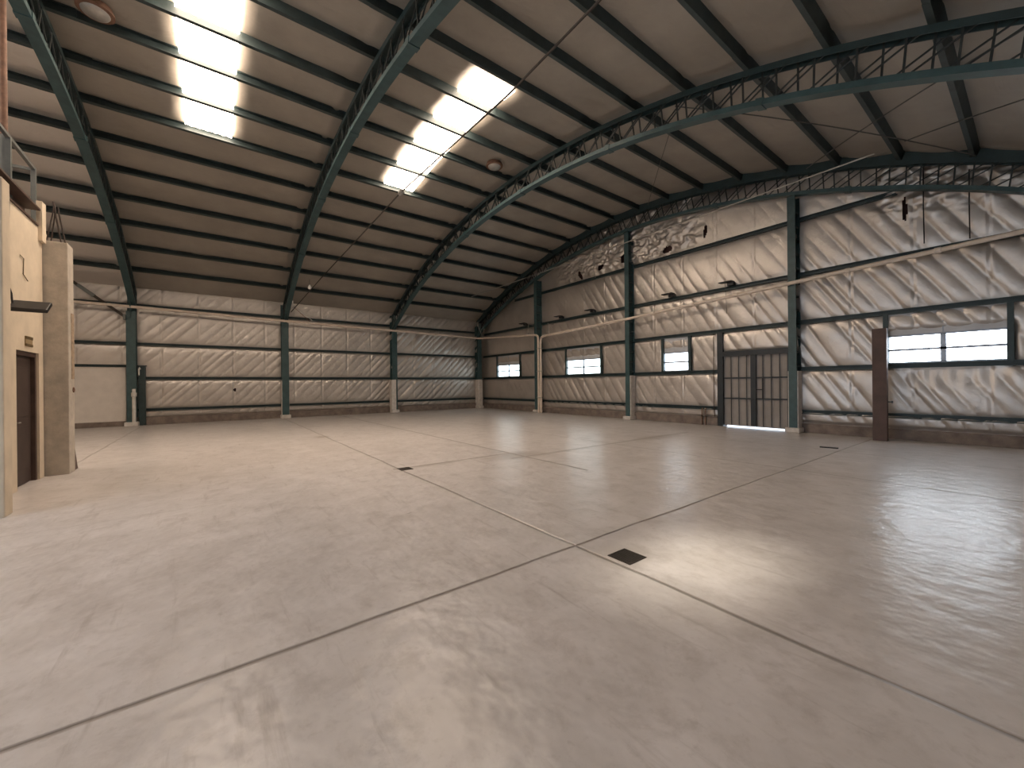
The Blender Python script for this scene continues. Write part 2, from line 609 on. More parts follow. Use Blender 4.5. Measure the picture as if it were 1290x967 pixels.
gx = axis_with(-0.1, S + 0.1, 0.035, [w for x in WINS.values() for w in x[:2]] + list(DOOR[:2]))
gz = axis_with(0.0, 8.9, 0.038, [WZ0, WZ1, DOOR[3]])
gable = grid_object('wall_back', gx, gz, gable_fn, M['foil'], gable_keep)
tag(gable, 'gable end wall lined with wrinkled silver foil insulation', kind='structure')
# outer sheet of the gable: red oxide backing seen through the tears
bk = MB()
cuts = sorted([-0.2, S + 0.2] + [w for x in WINS.values() for w in x[:2]] + list(DOOR[:2]))
for a, c in zip(cuts[:-1], cuts[1:]):
    mid = (a + c) / 2
    zr = [(0.0, 9.2)]
    for n, (x0, x1, cc) in WINS.items():
        if x0 < mid < x1:
            zr = [(0.0, WZ0), (WZ1, 9.2)]
    if DOOR[0] < mid < DOOR[1]:
        zr = [(DOOR[3], 9.2)]
    for z0, z1 in zr:
        bk.box(a, c, 0.17, 0.22, z0, z1)
bk.build('cladding', M['backing'], gable)


def left_fn(U, V):   # U = Y, V = Z
    b = bulge(V, LROWS, 5.75)
    strength = 0.30 + 0.35 * sstep(0.35, 0.65, fbm(U * 0.3 + 30, V * 0.35, 2)) + 0.75 * sstep(-9.5, -4.5, U)
    d = b * 0.05 + folds(-U, V, 1.05, 0.42, 0.045) * strength * (0.4 + 0.6 * b)
    s = np.abs(((U + 0.4) / 1.25) % 1.0 - 0.5) * 1.25
    d -= 0.02 * np.exp(-(s / 0.03) ** 2) * b
    return -0.085 + d, U, V


gy = axis_with(YR, 0.1, 0.035, [])
lz = axis_with(0.0, 5.9, 0.038, [2.40])
left = grid_object('wall_left', gy, lz, left_fn, M['foil'], lambda u, v: ~((u < -17.15) & (v < 2.40)) & ((((u + 13.49) / 0.05) ** 2 + ((v - 1.40) / 0.09) ** 2) > 1))
tag(left, 'long left side wall lined with silver foil insulation between green girts', kind='structure')
MB().box(-0.10, 0.02, YR, -17.12, 0.0, 2.40).build('masonry_panel', M['white_wall'], left)
MB().box(-0.30, -0.20, YR - 0.2, 0.3, 0.0, 6.2).build('cladding', M['backing'], left)

MB().box(S + 0.05, S + 0.2, YR - 0.2, 0.3, 0.0, 6.3).build('wall_right', M['foil_plain'], kind='structure')
FILL_OPENING = (14.9, 21.6, 4.6)      # unseen opening behind the viewer, added for cool fill light
wf = MB().box(-0.2, FILL_OPENING[0], YR - 0.2, YR, 0.0, 9.3).box(FILL_OPENING[1], S + 0.2, YR - 0.2, YR, 0.0, 9.3).box(FILL_OPENING[0], FILL_OPENING[1], YR - 0.2, YR, FILL_OPENING[2], 9.3)
wf.build('wall_front', M['foil_plain'], kind='structure')
MB().box(FILL_OPENING[0] - 8, FILL_OPENING[1] + 8, YR - 14, YR - 0.21, -0.3, -0.02).build('ground_yard', M['outside'], kind='structure')
pd_ = bpy.data.lights.new('fill_portal', 'AREA')
pd_.shape = 'RECTANGLE'
pd_.size, pd_.size_y = FILL_OPENING[1] - FILL_OPENING[0], FILL_OPENING[2]
pd_.cycles.is_portal = True
po = bpy.data.objects.new('fill_portal', pd_)
COL.objects.link(po)
po.location = ((FILL_OPENING[0] + FILL_OPENING[1]) / 2, YR - 0.1, FILL_OPENING[2] / 2)
po.rotation_euler = (math.radians(90), 0, math.radians(180))


# ------------------------------------------------------------------ roof
PUR_TH = [(k - 8.5) * 3.11 for k in range(18)]
SKY = [(-7.45, 6.75, -9.52, -8.50), (-7.45, 6.75, -14.85, -13.86), (-7.45, 6.75, -20.3, -19.3)]
SUN_GAP = (15.1, 17.0, -15.75, -14.3)      # unseen hole added to drop a soft sun patch on the floor


def roof_fn(U, V):   # U = theta (deg), V = Y
    pos = (U - PUR_TH[0]) / 3.11
    fr = pos - np.floor(pos)
    sag = 0.06 * np.sin(np.pi * fr) * (0.7 + 0.6 * vnoise(U * 0.5, V * 0.4))
    sag += 0.02 * (fbm(U * 0.6, V * 1.1, 3) - 0.5)
    # seams of the blanket over every arch
    for y in FRAMES:
        sag += 0.02 * np.exp(-((V - y + 0.22) / 0.08) ** 2)
    r = R_ROOF - sag
    for t0, t1, y0, y1 in SKY:
        k = sstep(t0 - 0.8, t0 - 0.1, U) * (1 - sstep(t1 + 0.1, t1 + 0.8, U)) * sstep(y0 - 0.3, y0 - 0.03, V) * (1 - sstep(y1 + 0.03, y1 + 0.3, V))
        r = r * (1 - k) + (R_ROOF + 0.0) * k
    t = np.radians(U)
    return CX + r * np.sin(t), V, CZ + r * np.cos(t)


def roof_keep(u, v):
    m = np.ones_like(u, bool)
    for t0, t1, y0, y1 in SKY + [SUN_GAP]:
        m &= ~((u > t0) & (u < t1) & (v > y0) & (v < y1))
    return m


rt = axis_with(-30.0, 30.0, 0.16, [x for s in SKY + [SUN_GAP] for x in s[:2]])
ry = axis_with(YR - 0.1, 0.16, 0.07, [x for s in SKY + [SUN_GAP] for x in s[2:]])
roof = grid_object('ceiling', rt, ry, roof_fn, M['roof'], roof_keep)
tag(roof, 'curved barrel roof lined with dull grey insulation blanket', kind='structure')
for i, (t0, t1, y0, y1) in enumerate(SKY):
    g = MB()
    n, m = 60, 25
    vs, fs = [], []
    ys = np.linspace(y0 - 0.01, y1 + 0.01, m)
    for dr in (-0.065, 0.03):
        for k in range(n + 1):
            th = t0 - 0.05 + (t1 - t0 + 0.1) * k / n
            for y in ys:
                x, z = arc(th, R_ROOF + dr + 0.010 * math.sin((y - y0) * 2 * math.pi / 0.17))
                vs.append((x, y, z))
    A = (n + 1) * m
    for k in range(n):
        for q in range(m - 1):
            a0, a1 = k * m + q, (k + 1) * m + q
            fs.append((a0, a0 + 1, a1 + 1, a1))
            fs.append((A + a0, A + a1, A + a1 + 1, A + a0 + 1))
        for q in (0, m - 1):
            a0, a1 = k * m + q, (k + 1) * m + q
            fs.append((a0, a1, A + a1, A + a0))
    for k in (0, n):
        for q in range(m - 1):
            a0 = k * m + q
            fs.append((a0, a0 + 1, A + a0 + 1, A + a0))
    g.add(vs, fs)
    sk = g.build(f'window_{5 + i}', M['skylight'], kind='structure', smooth=True)
    tag(sk, ['bright roof skylight strip between the second and third arches from the gable',
             'bright roof skylight strip between the third and fourth arches from the gable',
             'bright roof skylight strip behind the viewer'][i])

# ------------------------------------------------------------------ roof arches (lattice trusses)
ORD = ['first', 'second', 'third', 'fourth', 'fifth', 'sixth', 'seventh', 'eighth', 'ninth', 'tenth', 'eleventh', 'twelfth',
       'thirteenth', 'fourteenth', 'fifteenth', 'sixteenth', 'seventeenth', 'eighteenth']
TLAB = ['teal lattice roof arch lying flat against the foil gable wall',
        'teal lattice roof arch nearest to the gable arch, sweeping to the right edge',
        'teal lattice roof arch between the two bright skylights',
        'teal lattice roof arch furthest left, above the cream partition']
THE = math.degrees(math.asin(CX / R0)) - 0.1
for i, y in enumerate(FRAMES):
    t = thing('roof_arch', TLAB[i], 'roof truss', (CX, y, ZA), 'lattice roof arches')
    hw = 0.10
    yy0, yy1 = y + 0.05 - hw, y + 0.05 + hw
    # bottom chord: flat channel, lips up
    c = MB().arcbeam(-THE, THE, R0, R0 + 0.02, yy0, yy1, 90)
    c.arcbeam(-THE, THE, R0 + 0.02, R0 + 0.10, yy0, yy0 + 0.02, 90)
    c.arcbeam(-THE, THE, R0 + 0.02, R0 + 0.10, yy1 - 0.02, yy1, 90)
    c.build('bottom_chord', M['teal'], t)
    thp = math.degrees(math.asin((CX + 0.1) / R_TOP0)) - 0.1
    c = MB().arcbeam(-thp, thp, R_TOP1 - 0.02, R_TOP1, yy0, yy1, 90)
    c.arcbeam(-thp, thp, R_TOP0, R_TOP1 - 0.02, yy0, yy0 + 0.02, 90)
    c.arcbeam(-thp, thp, R_TOP0, R_TOP1 - 0.02, yy1 - 0.02, yy1, 90)
    c.build('top_chord', M['teal_dark'], t)
    npan = 42
    for q, side in enumerate((yy0 + 0.02, yy1 - 0.02)):
        for k in range(npan + 1 - q):
            th = -THE + 2 * THE * (k + 0.5 * q) / npan
            xa, za = arc(th, R0 + 0.03)
            xb, zb = arc(th - 0.5, R_TOP1 - 0.03)
            MB().bar((xa, side, za), (xb, side, zb), 0.028, 0.028, (0, 1, 0)).build('web_post', M['web'], t)
            if k < npan - q:
                xb, zb = arc(th + 2 * THE / npan, R_TOP1 - 0.05)
                MB().bar((xa, side, za), (xb, side, zb), 0.022, 0.022, (0, 1, 0)).build('web_brace', M['web'], t)
    if i == 0:
        MB().arcbeam(-thp, thp, R_TOP1, R_ROOF + 0.0, y - 0.03, y - 0.01, 90).build('shade_strip', M['teal_dark'], t)  # dark strip added to carry the shade where roof meets gable
    # splice plates where the chord segments meet
    for th in (-18, -9, 0, 9, 18):
        MB().arcbeam(th - 0.18, th + 0.18, R0 - 0.015, R0 + 0.12, yy0 - 0.012, yy1 + 0.012, 2).build('splice_plate', M['teal'], t)

# ------------------------------------------------------------------ purlins
for k, th in enumerate(PUR_TH):
    x0, z0 = arc(th, R_PUR + 0.1)
    t = math.radians(th)
    up = (math.sin(t), 0, math.cos(t))
    p = MB()
    p.channel((x0, YR + 0.02, z0), (x0, 0.05, z0), 0.09, 0.2, 0.012, up, 1 if th < 0 else -1)
    for y in FRAMES:
        p.channel((x0, y - 0.55, z0), (x0, min(y + 0.55, 0.05), z0), 0.095, 0.206, 0.02, up, 1 if th < 0 else -1)
    o = p.build('roof_purlin', M['purlin'])
    tag(o, f'dark green roof purlin, {ORD[k]} counted up from the left eave', 'purlin', 'roof purlins')

# ------------------------------------------------------------------ columns of the left wall
CLAB = {0: 'teal corner column where the left wall meets the gable',
        1: 'teal left-wall column, first one left of the corner column',
        2: 'teal left-wall column with central flange framed by white casing edges',
        3: 'teal left-wall column beside the white masonry panel and grey knee brace'}
for i, y in enumerate(FRAMES):
    t = thing('wall_column', CLAB[i], 'column', (0.1, y, 0), 'columns along the left wall')
    top = 4.62 if i else 4.6
    h = MB()
    h.box(0.335, 0.36, y - 0.145, y + 0.145, 0.10, top)
    h.box(0.0, 0.335, y - 0.012, y + 0.012, 0.10, top + 0.6)
    h.box(-0.04, 0.0, y - 0.145, y + 0.145, 0.10, top + 0.9)
    h.build('shaft', M['teal'], t)
    # haunch: web plate up into the arch
    g = MB()
    prof = [(0.36, 4.3), (0.36, 4.62), (0.62, 4.95), (0.55, 5.45), (0.0, 5.6), (0.0, 4.3)]
    n = len(prof)
    g.add([(a, y - 0.015, b) for a, b in prof] + [(a, y + 0.015, b) for a, b in prof],
          [tuple(range(n)), tuple(range(2 * n - 1, n - 1, -1))] + [(a, (a + 1) % n, (a + 1) % n + n, a + n) for a in range(n)])
    g.box(0.30, 0.375, y - 0.15, y + 0.15, 4.33, 4.37)
    g.build('haunch_plate', M['teal'], t)
    for b in range(9):
        z = 2.2 + b * 0.3
        MB().box(0.0, 0.334, y - 0.06, y + 0.06, z, z + 0.012).build('stiffener', M['teal_dark'], t)
    if i == 3:
        MB().box(0.0, 0.335, y - 0.12, y + 0.06, 0.1, 1.45).build('concrete_casing', M['curb'], t)
    elif i == 2:
        MB().box(0.0, 0.33, y - 0.16, y + 0.16, 0.1, 1.86).build('concrete_casing', M['concrete'], t, bevel=0.008)
    elif i == 1:
        MB().box(0.0, 0.38, y - 0.20, y + 0.06, 0.1, 1.86).build('concrete_casing', M['concrete'], t, bevel=0.008)
    else:
        MB().box(0.0, 0.42, y - 0.16, y + 0.16, 0.1, 1.86).build('concrete_casing', M['concrete'], t, bevel=0.008)
    MB().box(0.0, 0.47, y - 0.21, y + 0.21, 0.0, 0.17).build('base_pad', M['concrete'], t, bevel=0.02)

GLAB = ['teal gable column behind the twin cream downpipes', 'teal gable column between the two-pane-wide and the narrow window',
        'teal gable column at the right edge of the double door']
for i, x in enumerate(GCOL):
    t = thing('wall_column', GLAB[i], 'column', (x, -0.15, 0), 'columns along the gable wall')
    ztop = CZ + math.sqrt(R0 ** 2 - (x - CX) ** 2) - 0.01
    h = MB()
    h.box(x - 0.105, x + 0.105, -0.36, -0.335, 0.12, ztop)
    h.box(x - 0.012, x + 0.012, -0.335, 0.0, 0.12, ztop)
    h.box(x - 0.105, x + 0.105, 0.0, 0.03, 0.12, ztop)
    h.build('shaft', M['teal'], t)
    n = 0
    z = 2.0
    while z < ztop - 0.2:
        MB().box(x + 0.0, x + 0.09, -0.334, -0.001, z, z + 0.05).build('stiffener', M['teal_dark'], t)
        z += 0.42
    MB().box(x - 0.135, x + 0.135, -0.325, -0.001, 0.12, 1.86).build('concrete_casing', M['concrete'], t, bevel=0.008)
    MB().box(x - 0.19, x + 0.19, -0.46, 0.0, 0.0, 0.15).build('base_pad', M['concrete'], t, bevel=0.03)

# ------------------------------------------------------------------ girts
LB = [(FRAMES[1] + 0.15, FRAMES[0] - 0.15, 'between the corner column and the next'),
      (FRAMES[2] + 0.15, FRAMES[1] - 0.15, 'in the second bay from the corner'),
      (FRAMES[3] + 0.15, FRAMES[2] - 0.15, 'in the third bay from the corner'),
      (YR + 0.02, FRAMES[3] - 0.15, 'in the bay left of the knee brace')]
ROW = ['lowest', 'second lowest', 'third lowest', 'fourth lowest', 'highest']
for j, (y0, y1, txt) in enumerate(LB):
    for i, z in enumerate(LROWS):
        if j == 3 and i == 0:
            continue
        zz = 2.43 if (j == 3 and i == 1) else z
        g = MB().channel((0.0, y0, zz), (0.0, y1, zz), 0.07, 0.10, 0.01, (0, 0, 1), 1)
        o = g.build('wall_girt', M['teal_dark'])
        tag(o, f'{ROW[i] if j < 3 else ROW[i-1]} green girt on the left wall {txt}', 'girt', 'girts on the left wall')
GB = [(0.2, GCOL[0] - 0.11, 'in the gable bay next to the corner'),
      (GCOL[0] + 0.11, GCOL[1] - 0.11, 'in the second gable bay from the corner'),
      (GCOL[1] + 0.11, GCOL[2] - 0.11, 'in the gable bay above the double door'),
      (GCOL[2] + 0.11, S, 'in the gable bay with the red-brown post')]
for j, (x0, x1, txt) in enumerate(GB):
    for i, z in enumerate(GROWS):
        a, b = x0, x1
        if j == 2 and i < 2:
            b = DOOR[0] - 0.2
        if i == 4:
            half = math.sqrt(R0 ** 2 - (z - CZ) ** 2)
            a, b = max(a, CX - half - 0.1), min(b, CX + half + 0.1)
            if b - a < 0.4:
                continue
        g = MB().channel((a, 0.03, z), (b, 0.03, z), 0.085, 0.12, 0.012, (0, 0, 1), 1)
        o = g.build('wall_girt', M['teal_dark'])
        tag(o, f'{ROW[i]} green girt {txt}' if i < 4 else f'highest green girt {txt}, just under the arch', 'girt', 'girts on the gable wall')

# ------------------------------------------------------------------ kerbs at the foot of the walls
MB().box(-0.10, 0.08, -17.1, -0.05, 0.0, 0.33).build('baseboard_left', M['curb'], kind='structure', bevel=0.01)
MB().box(-0.10, 0.06, YR, -17.1, 0.0, 0.20).build('baseboard_front', M['curb'], kind='structure', bevel=0.01)
kb = MB()
kb.box(0.05, DOOR[0] - 0.2, -0.06, 0.09, 0.0, 0.30)
kb.box(GCOL[2] - 0.12, S, -0.06, 0.09, 0.0, 0.27)
kb.build('baseboard_back', M['curb'], kind='structure', bevel=0.01)

# ------------------------------------------------------------------ windows
WLAB = {1: 'small bright four-pane window nearest the corner', 2: 'bright four-pane window left of the middle gable column',
        3: 'narrow bright two-pane window left of the double door', 4: 'large bright four-pane window at the right edge'}
for n, (x0, x1, cols) in WINS.items():
    t = thing(f'window_{n}', WLAB[n], None, (x0, 0.08, WZ0), kind='structure')
    fw = 0.035
    f = MB()
    f.box(x0 - 0.02, x1 + 0.02, 0.03, 0.16, WZ0 - 0.03, WZ0 + 0.02)
    f.box(x0 - 0.02, x1 + 0.02, 0.03, 0.16, WZ1 - 0.02, WZ1 + 0.03)
    f.box(x0 - 0.02, x0 + 0.02, 0.03, 0.16, WZ0, WZ1)
    f.box(x1 - 0.02, x1 + 0.02, 0.03, 0.16, WZ0, WZ1)
    f.build('frame', M['alu'], t)
    MB().box(x0, x1, 0.03, 0.11, 2.308, 2.366).build('glazing_bar', M['alu'], t)
    xs = [x0, x1] if cols == 1 else [x0, (x0 + x1) / 2, x1]
    if cols == 2:
        MB().box(xs[1] - (0.05 if n == 4 else 0.035), xs[1] + (0.05 if n == 4 else 0.035), 0.03, 0.12, WZ0, WZ1).build('mullion', M['alu'], t)
        MB().box(xs[1] - 0.012, xs[1] + 0.012, 0.012, 0.025, WZ1, 3.28).build('mullion', M['alu'], t)
    for a, b in zip(xs[:-1], xs[1:]):
        for z0, z1 in ((WZ0, 2.34), (2.34, WZ1)):
            MB().box(a + 0.005, b - 0.005, 0.088, 0.096, z0 + 0.005, z1 - 0.005).build('pane', M['pane_green'] if n < 3 else M['pane_mid'] if n == 3 else M['pane'], t)
    MB().box(x0 - 0.01, x1 + 0.01, 0.025, 0.045, WZ1 + 0.03, 3.28).build('upper_panel', M['panel'], t)
    jw = 0.10
    for xj in ((x0 - 0.09, x0 - 0.09 + jw), (x1 - 0.01, x1 - 0.01 + jw)):
        MB().box(xj[0], xj[1], -0.045, 0.05, 1.98, 3.29).build('jamb', M['teal_dark'], t)

# ------------------------------------------------------------------ double door in the gable
t = thing('door_1', 'tall grey-brown double door of ribbed sheet in a dark frame', None, (DOOR[0], 0.05, 0), kind='structure')
x0, x1 = DOOR[0], DOOR[1]
xm = 16.66
f = MB()
f.box(x0 - 0.19, x0 - 0.0, -0.07, 0.09, 0.0, 3.29)
f.box(x0 - 0.0, x1 + 0.1, -0.07, 0.09, 2.44, 2.60)
f.box(x1 - 0.01, x1 + 0.1, -0.02, 0.09, 0.0, 2.5)
f.build('frame', M['navy'], t)
for a, b in ((x0 - 0.01, xm - 0.005), (xm + 0.005, x1 + 0.01)):
    lf = MB()
    w = 0.26
    nr = int(round((b - a) / w))
    xs = np.linspace(a, b, nr * 4 + 1)
    vs, fs = [], []
    for k, xx in enumerate(xs):
        y = 0.06 if k % 4 else 0.035
        for z in (0.045, 2.46):
            vs.append((xx, y, z))
        for z in (0.045, 2.46):
            vs.append((xx, y + 0.012, z))
    for k in range(len(xs) - 1):
        o0, o1 = k * 4, (k + 1) * 4
        fs += [(o0, o1, o1 + 1, o0 + 1), (o0 + 2, o0 + 3, o1 + 3, o1 + 2), (o0 + 1, o1 + 1, o1 + 3, o0 + 3), (o0, o0 + 2, o1 + 2, o1)]
    lf.add(vs, fs)
    leaf = lf.build('door_leaf', M['door_sheet'], t)
    for xx in xs[::4][1:-1]:
        MB().box(xx - 0.010, xx + 0.010, 0.018, 0.034, 0.08, 2.42).build('rib', M['navy'], leaf)
    for z in (0.98, 1.68):
        MB().box(a, b, 0.0, 0.03, z - 0.022, z + 0.022).build('rail', M['navy'], leaf)
MB().box(xm - 0.11, xm + 0.05, -0.03, 0.03, 0.08, 2.45).build('meeting_stile', M['navy'], t)
MB().box(xm + 0.05, xm + 0.27, -0.025, -0.001, 1.27, 1.30).box(xm + 0.23, xm + 0.27, -0.02, -0.001, 0.98, 1.66).build('latch', M['black'], t)
gnd = MB().box(10.0, 24.0, 0.15, 9.0, -0.3, -0.02).build('ground', M['outside'], kind='structure')
tag(gnd, 'sunlit ground outside, seen as a white line under the double door')

# ------------------------------------------------------------------ red-brown post in front of the right window
t = thing('steel_post', 'red-brown flat steel post standing in front of the right window', 'post', (19.88, -0.68, 0))
p = MB().box(19.74, 20.02, -0.70, -0.66, 0.0, 2.88)
p.box(19.74, 19.78, -0.66, -0.55, 0.0, 2.88).box(19.98, 20.02, -0.66, -0.55, 0.0, 2.88)
p.build('shaft', M['post'], t, bevel=0.006)
MB().box(20.021, 20.12, -0.63, -0.60, 0.985, 1.015).box(20.09, 20.12, -0.64, -0.59, 0.97, 1.03).build('latch_pin', M['black'], t)

# ------------------------------------------------------------------ drain pipes
LX = 0.43
pl = thing('drain_pipe', 'cream drain pipe running along the left wall to the first gable downpipe', 'pipe', (LX, -0.45, 4.5), 'drain pipes')
pr = 0.058
pts = [(LX, YR + 0.02, 4.86), (LX, -17.05, 4.80), (LX, -11.65, 4.70), (LX, -6.0, 4.62), (LX, -1.0, 4.53), (LX + 0.03, -0.62, 4.52), (LX + 0.15, -0.46, 4.51),
       (LX + 0.35, -0.43, 4.50), (3.2, -0.43, 4.35), (5.9, -0.43, 4.18), (6.1, -0.43, 4.15), (6.19, -0.43, 4.10), (6.24, -0.43, 4.02), (6.25, -0.43, 3.85), (6.25, -0.43, 0.005)]
MB().tube(pts, pr, 12).build('pipe_run', M['pvc'], pl, smooth=True)
pr2 = thing('drain_pipe', 'cream drain pipe falling along the gable wall from right to the second downpipe', 'pipe', (6.45, -0.43, 0), 'drain pipes')
pts = [(S - 0.02, -0.43, 4.80), (22.2, -0.43, 4.72), (17.9, -0.43, 4.50), (11.9, -0.43, 4.22), (6.9, -0.43, 4.05), (6.62, -0.43, 4.03), (6.50, -0.43, 3.97), (6.45, -0.43, 3.86), (6.445, -0.43, 3.7), (6.445, -0.43, 0.005)]
MB().tube(pts, pr, 12).build('pipe_run', M['pvc'], pr2, smooth=True)
for x in (8.8, 10.4, 13.2, 14.8, 16.3, 19.2, 20.9):
    z = np.interp(x, [6.9, 11.9, 17.9, 22.2], [4.05, 4.22, 4.50, 4.72])
    MB().lathe([(pr, -0.06), (pr + 0.012, -0.05), (pr + 0.012, 0.05), (pr, 0.06)], (x, -0.43, z), 12, (1, 0, 0.05)).build('coupling', M['pvc'], pr2, smooth=True)
for y in (-20.0, -14.0, -9.0, -3.5):
    z = np.interp(y, [-23, -17.05, -11.65, -6.0, -1.0], [4.86, 4.80, 4.70, 4.62, 4.53])
    MB().lathe([(pr, -0.06), (pr + 0.012, -0.05), (pr + 0.012, 0.05), (pr, 0.06)], (LX, y, z), 12, (0, 1, 0)).build('coupling', M['pvc'], pl, smooth=True)
for x, par, z0 in ((0.9, pl, 4.5), (5.4, pl, 4.22), (7.0, pr2, 4.06)):
    MB().box(x - 0.035, x + 0.035, -0.40, -0.385, z0, z0 + 0.62).box(x - 0.035, x + 0.035, -0.385, -0.02, z0 + 0.58, z0 + 0.60).build('hanger', M['galv'], par)
for z in (0.8, 2.2, 3.4):
    MB().box(6.17, 6.53, -0.495, -0.36, z, z + 0.03).build('clamp', M['galv'], pl)

# ------------------------------------------------------------------ braces and small pieces on the left wall
t = thing('knee_brace', 'grey tube knee brace running into the column left of the masonry bay', 'brace', (0.45, -17.12, 4.4))
a, b = Vector((0.40, -18.55, 5.62)), Vector((0.42, -17.08, 4.38))
MB().bar(a, b, 0.10, 0.10).build('tube', M['iron'], t)
m1, m2 = a.lerp(b, 0.12), a.lerp(b, 0.42)
MB().bar(m1, m2, 0.13, 0.13).build('sleeve', M['rail'], t)
MB().box(0.36, 0.50, -17.13, -17.06, 4.25, 4.47).build('end_plate', M['rail'], t)

t = thing('pipe_bracket', 'small forked pipe bracket beside the second left-wall column from the corner', 'bracket', (0.4, -11.0, 5.4))
MB().bar((0.40, -11.15, 5.52), (0.42, -10.22, 4.76), 0.03, 0.03).build('strut', M['galv'], t)
MB().bar((0.40, -11.15, 5.45), (0.42, -10.40, 4.76), 0.02, 0.02).build('tie', M['rust'], t)
MB().box(0.37, 0.42, -11.19, -11.13, 5.35, 5.72).build('end_plate', M['galv'], t)
t = thing('pipe_bracket', 'pale slanted pipe bracket strut in the corner of the hall', 'bracket', (0.5, -0.5, 5.0))
MB().bar((0.55, -0.62, 5.35), (0.88, -0.45, 4.55), 0.04, 0.04).build('strut', M['galv'], t)
MB().box(0.5, 0.6, -0.66, -0.58, 5.28, 5.55).build('end_plate', M['galv'], t)

t = thing('box_post', 'short dark green box post beside the column at the masonry panel', 'post', (0.1, -16.62, 0))
MB().box(0.02, 0.16, -16.74, -16.52, 0.0, 2.42).build('shaft', M['teal_dark'], t, bevel=0.005)
MB().box(0.02, 0.22, -16.78, -16.48, 2.42, 2.46).build('cap', M['teal_dark'], t)
t = thing('standpipe', 'pale vertical conduit at the foot of the column by the masonry panel', 'pipe', (0.44, -16.86, 0))
MB().tube([(0.42, -16.84, 0.17), (0.42, -16.84, 1.15), (0.42, -16.84, 1.5)], 0.06, 12).build('conduit', M['white_pvc'], t, smooth=True)
MB().lathe([(0.06, 0), (0.085, 0.02), (0.085, 0.16), (0.06, 0.18)], (0.42, -16.84, 1.18), 14).build('junction_box', M['white_pvc'], t, smooth=True)
MB().tube([(0.30, -16.70, 2.05), (0.32, -16.70, 2.28), (0.28, -16.68, 2.36), (0.24, -16.66, 2.30)], 0.025, 8).build('hook', M['white_pvc'], t, smooth=True)

# ------------------------------------------------------------------ bracket lamps on the fourth gable girt
BL = [(4.75, 'dark flat bracket on the girt left of the twin downpipes'), (7.65, 'dark flat bracket on the girt just right of the twin downpipes'),
      (9.75, 'dark flat bracket on the girt left of the middle gable column'), (13.75, 'dark flat bracket on the girt above the narrow window'),
      (15.95, 'dark flat bracket on the girt above the double door, with a hanging wire')]
for i, (x, lab) in enumerate(BL):
    t = thing('lamp_bracket', lab, 'bracket', (x, -0.2, 4.87), 'brackets on the gable girt')
    MB().box(x - 0.28, x + 0.16, -0.34, -0.10, 4.955, 4.985).build('arm_plate', M['black'], t, bevel=0.004)
    MB().box(x - 0.05, x + 0.16, -0.20, -0.02, 4.85, 4.955).build('foot', M['black'], t, bevel=0.01)
    if i == 4:
        MB().tube([(x - 0.12, -0.2, 4.95), (x - 0.11, -0.15, 4.5), (x - 0.10, -0.12, 3.9)], 0.008, 6).build('wire', M['wire'], t)

for x, lab in ((14.93, 'short thin dark pipe stub under the lowest girt, left one of two'), (15.06, 'short thin dark pipe stub under the lowest girt, right one of two')):
    t = thing('pipe_stub', lab, 'pipe', (x, -0.12, 0), 'pipe stubs left of the double door')
    MB().tube([(x, -0.10, 0.0), (x, -0.10, 0.52), (x, -0.06, 0.60)], 0.018, 8).build('riser', M['rust'], t, smooth=True)
    MB().lathe([(0.03, 0), (0.03, 0.04)], (x, -0.10, 0.30), 10).build('collar', M['iron'], t)
o = MB().tube([(15.36, -0.07, 3.27), (15.35, -0.06, 2.0), (15.36, -0.08, 0.9), (15.38, -0.08, 0.31)], 0.012, 6).build('loose_cord', M['rebar'], smooth=True)
tag(o, 'dark loose cord hanging down just left of the double door frame', 'cord')

# ------------------------------------------------------------------ cables and bracing rods
def cable(name, label, pts, r, mat='wire', cat='cable', group=None):
    o = MB().tube(pts, r, 6).build(name, M[mat], smooth=True)
    return tag(o, label, cat, group)


c1 = cable('span_cable', 'long pale cable stretched across in front of the gable arch', [(1.55, -2.2, 6.66), (10, -2.2, 6.66), (20.1, -2.2, 6.74)], 0.018, 'galv')
c2 = cable('span_cable', 'long dark rod slanting past the right edge of the middle skylight',
           [(0.0, -11.17, 5.22), (4.5, -10.7, 6.0), (12.55, -10.45, 6.48), (17.2, -10.45, 6.28), (20.5, -10.45, 6.38), (21.95, -10.45, 6.47)], 0.018, 'iron')
tag(MB().lathe([(0.02, -0.1), (0.06, -0.08), (0.06, 0.08), (0.02, 0.1)], (12.55, -10.45, 6.47), 12, (1, 0, 0.05)).build('turnbuckle', M['galv'], smooth=True),
    'small turnbuckle on the dark rod at the foot of the middle skylight', 'fitting')


def on_roof(pts, n=14):
    out = []
    (t0, y0), (t1, y1) = pts
    for k in range(n + 1):
        th = t0 + (t1 - t0) * k / n
        x, z = arc(th, R0 + 0.6)
        out.append((x, y0 + (y1 - y0) * k / n, z))
    return out


cable('bracing_rod', 'thin roof bracing rod beyond the near arch, falling to the right', on_roof([(13.0, -5.8), (23.5, -0.8)]), 0.012, group='roof bracing rods')
cable('bracing_rod', 'thin roof bracing rod crossing the falling one, rising to the right', on_roof([(15.5, -0.7), (25.5, -5.8)]), 0.012, group='roof bracing rods')
cable('bracing_rod', 'short thin roof bracing rod at the upper right, nearest the picture edge', on_roof([(21.0, -1.9), (27.0, -4.2)]), 0.012, group='roof bracing rods')
cable('bracing_rod', 'thin dashed-looking roof rod near the ridge, between gable arch and next arch', on_roof([(11.0, -4.7), (3.0, -0.7)]), 0.010, group='roof bracing rods')

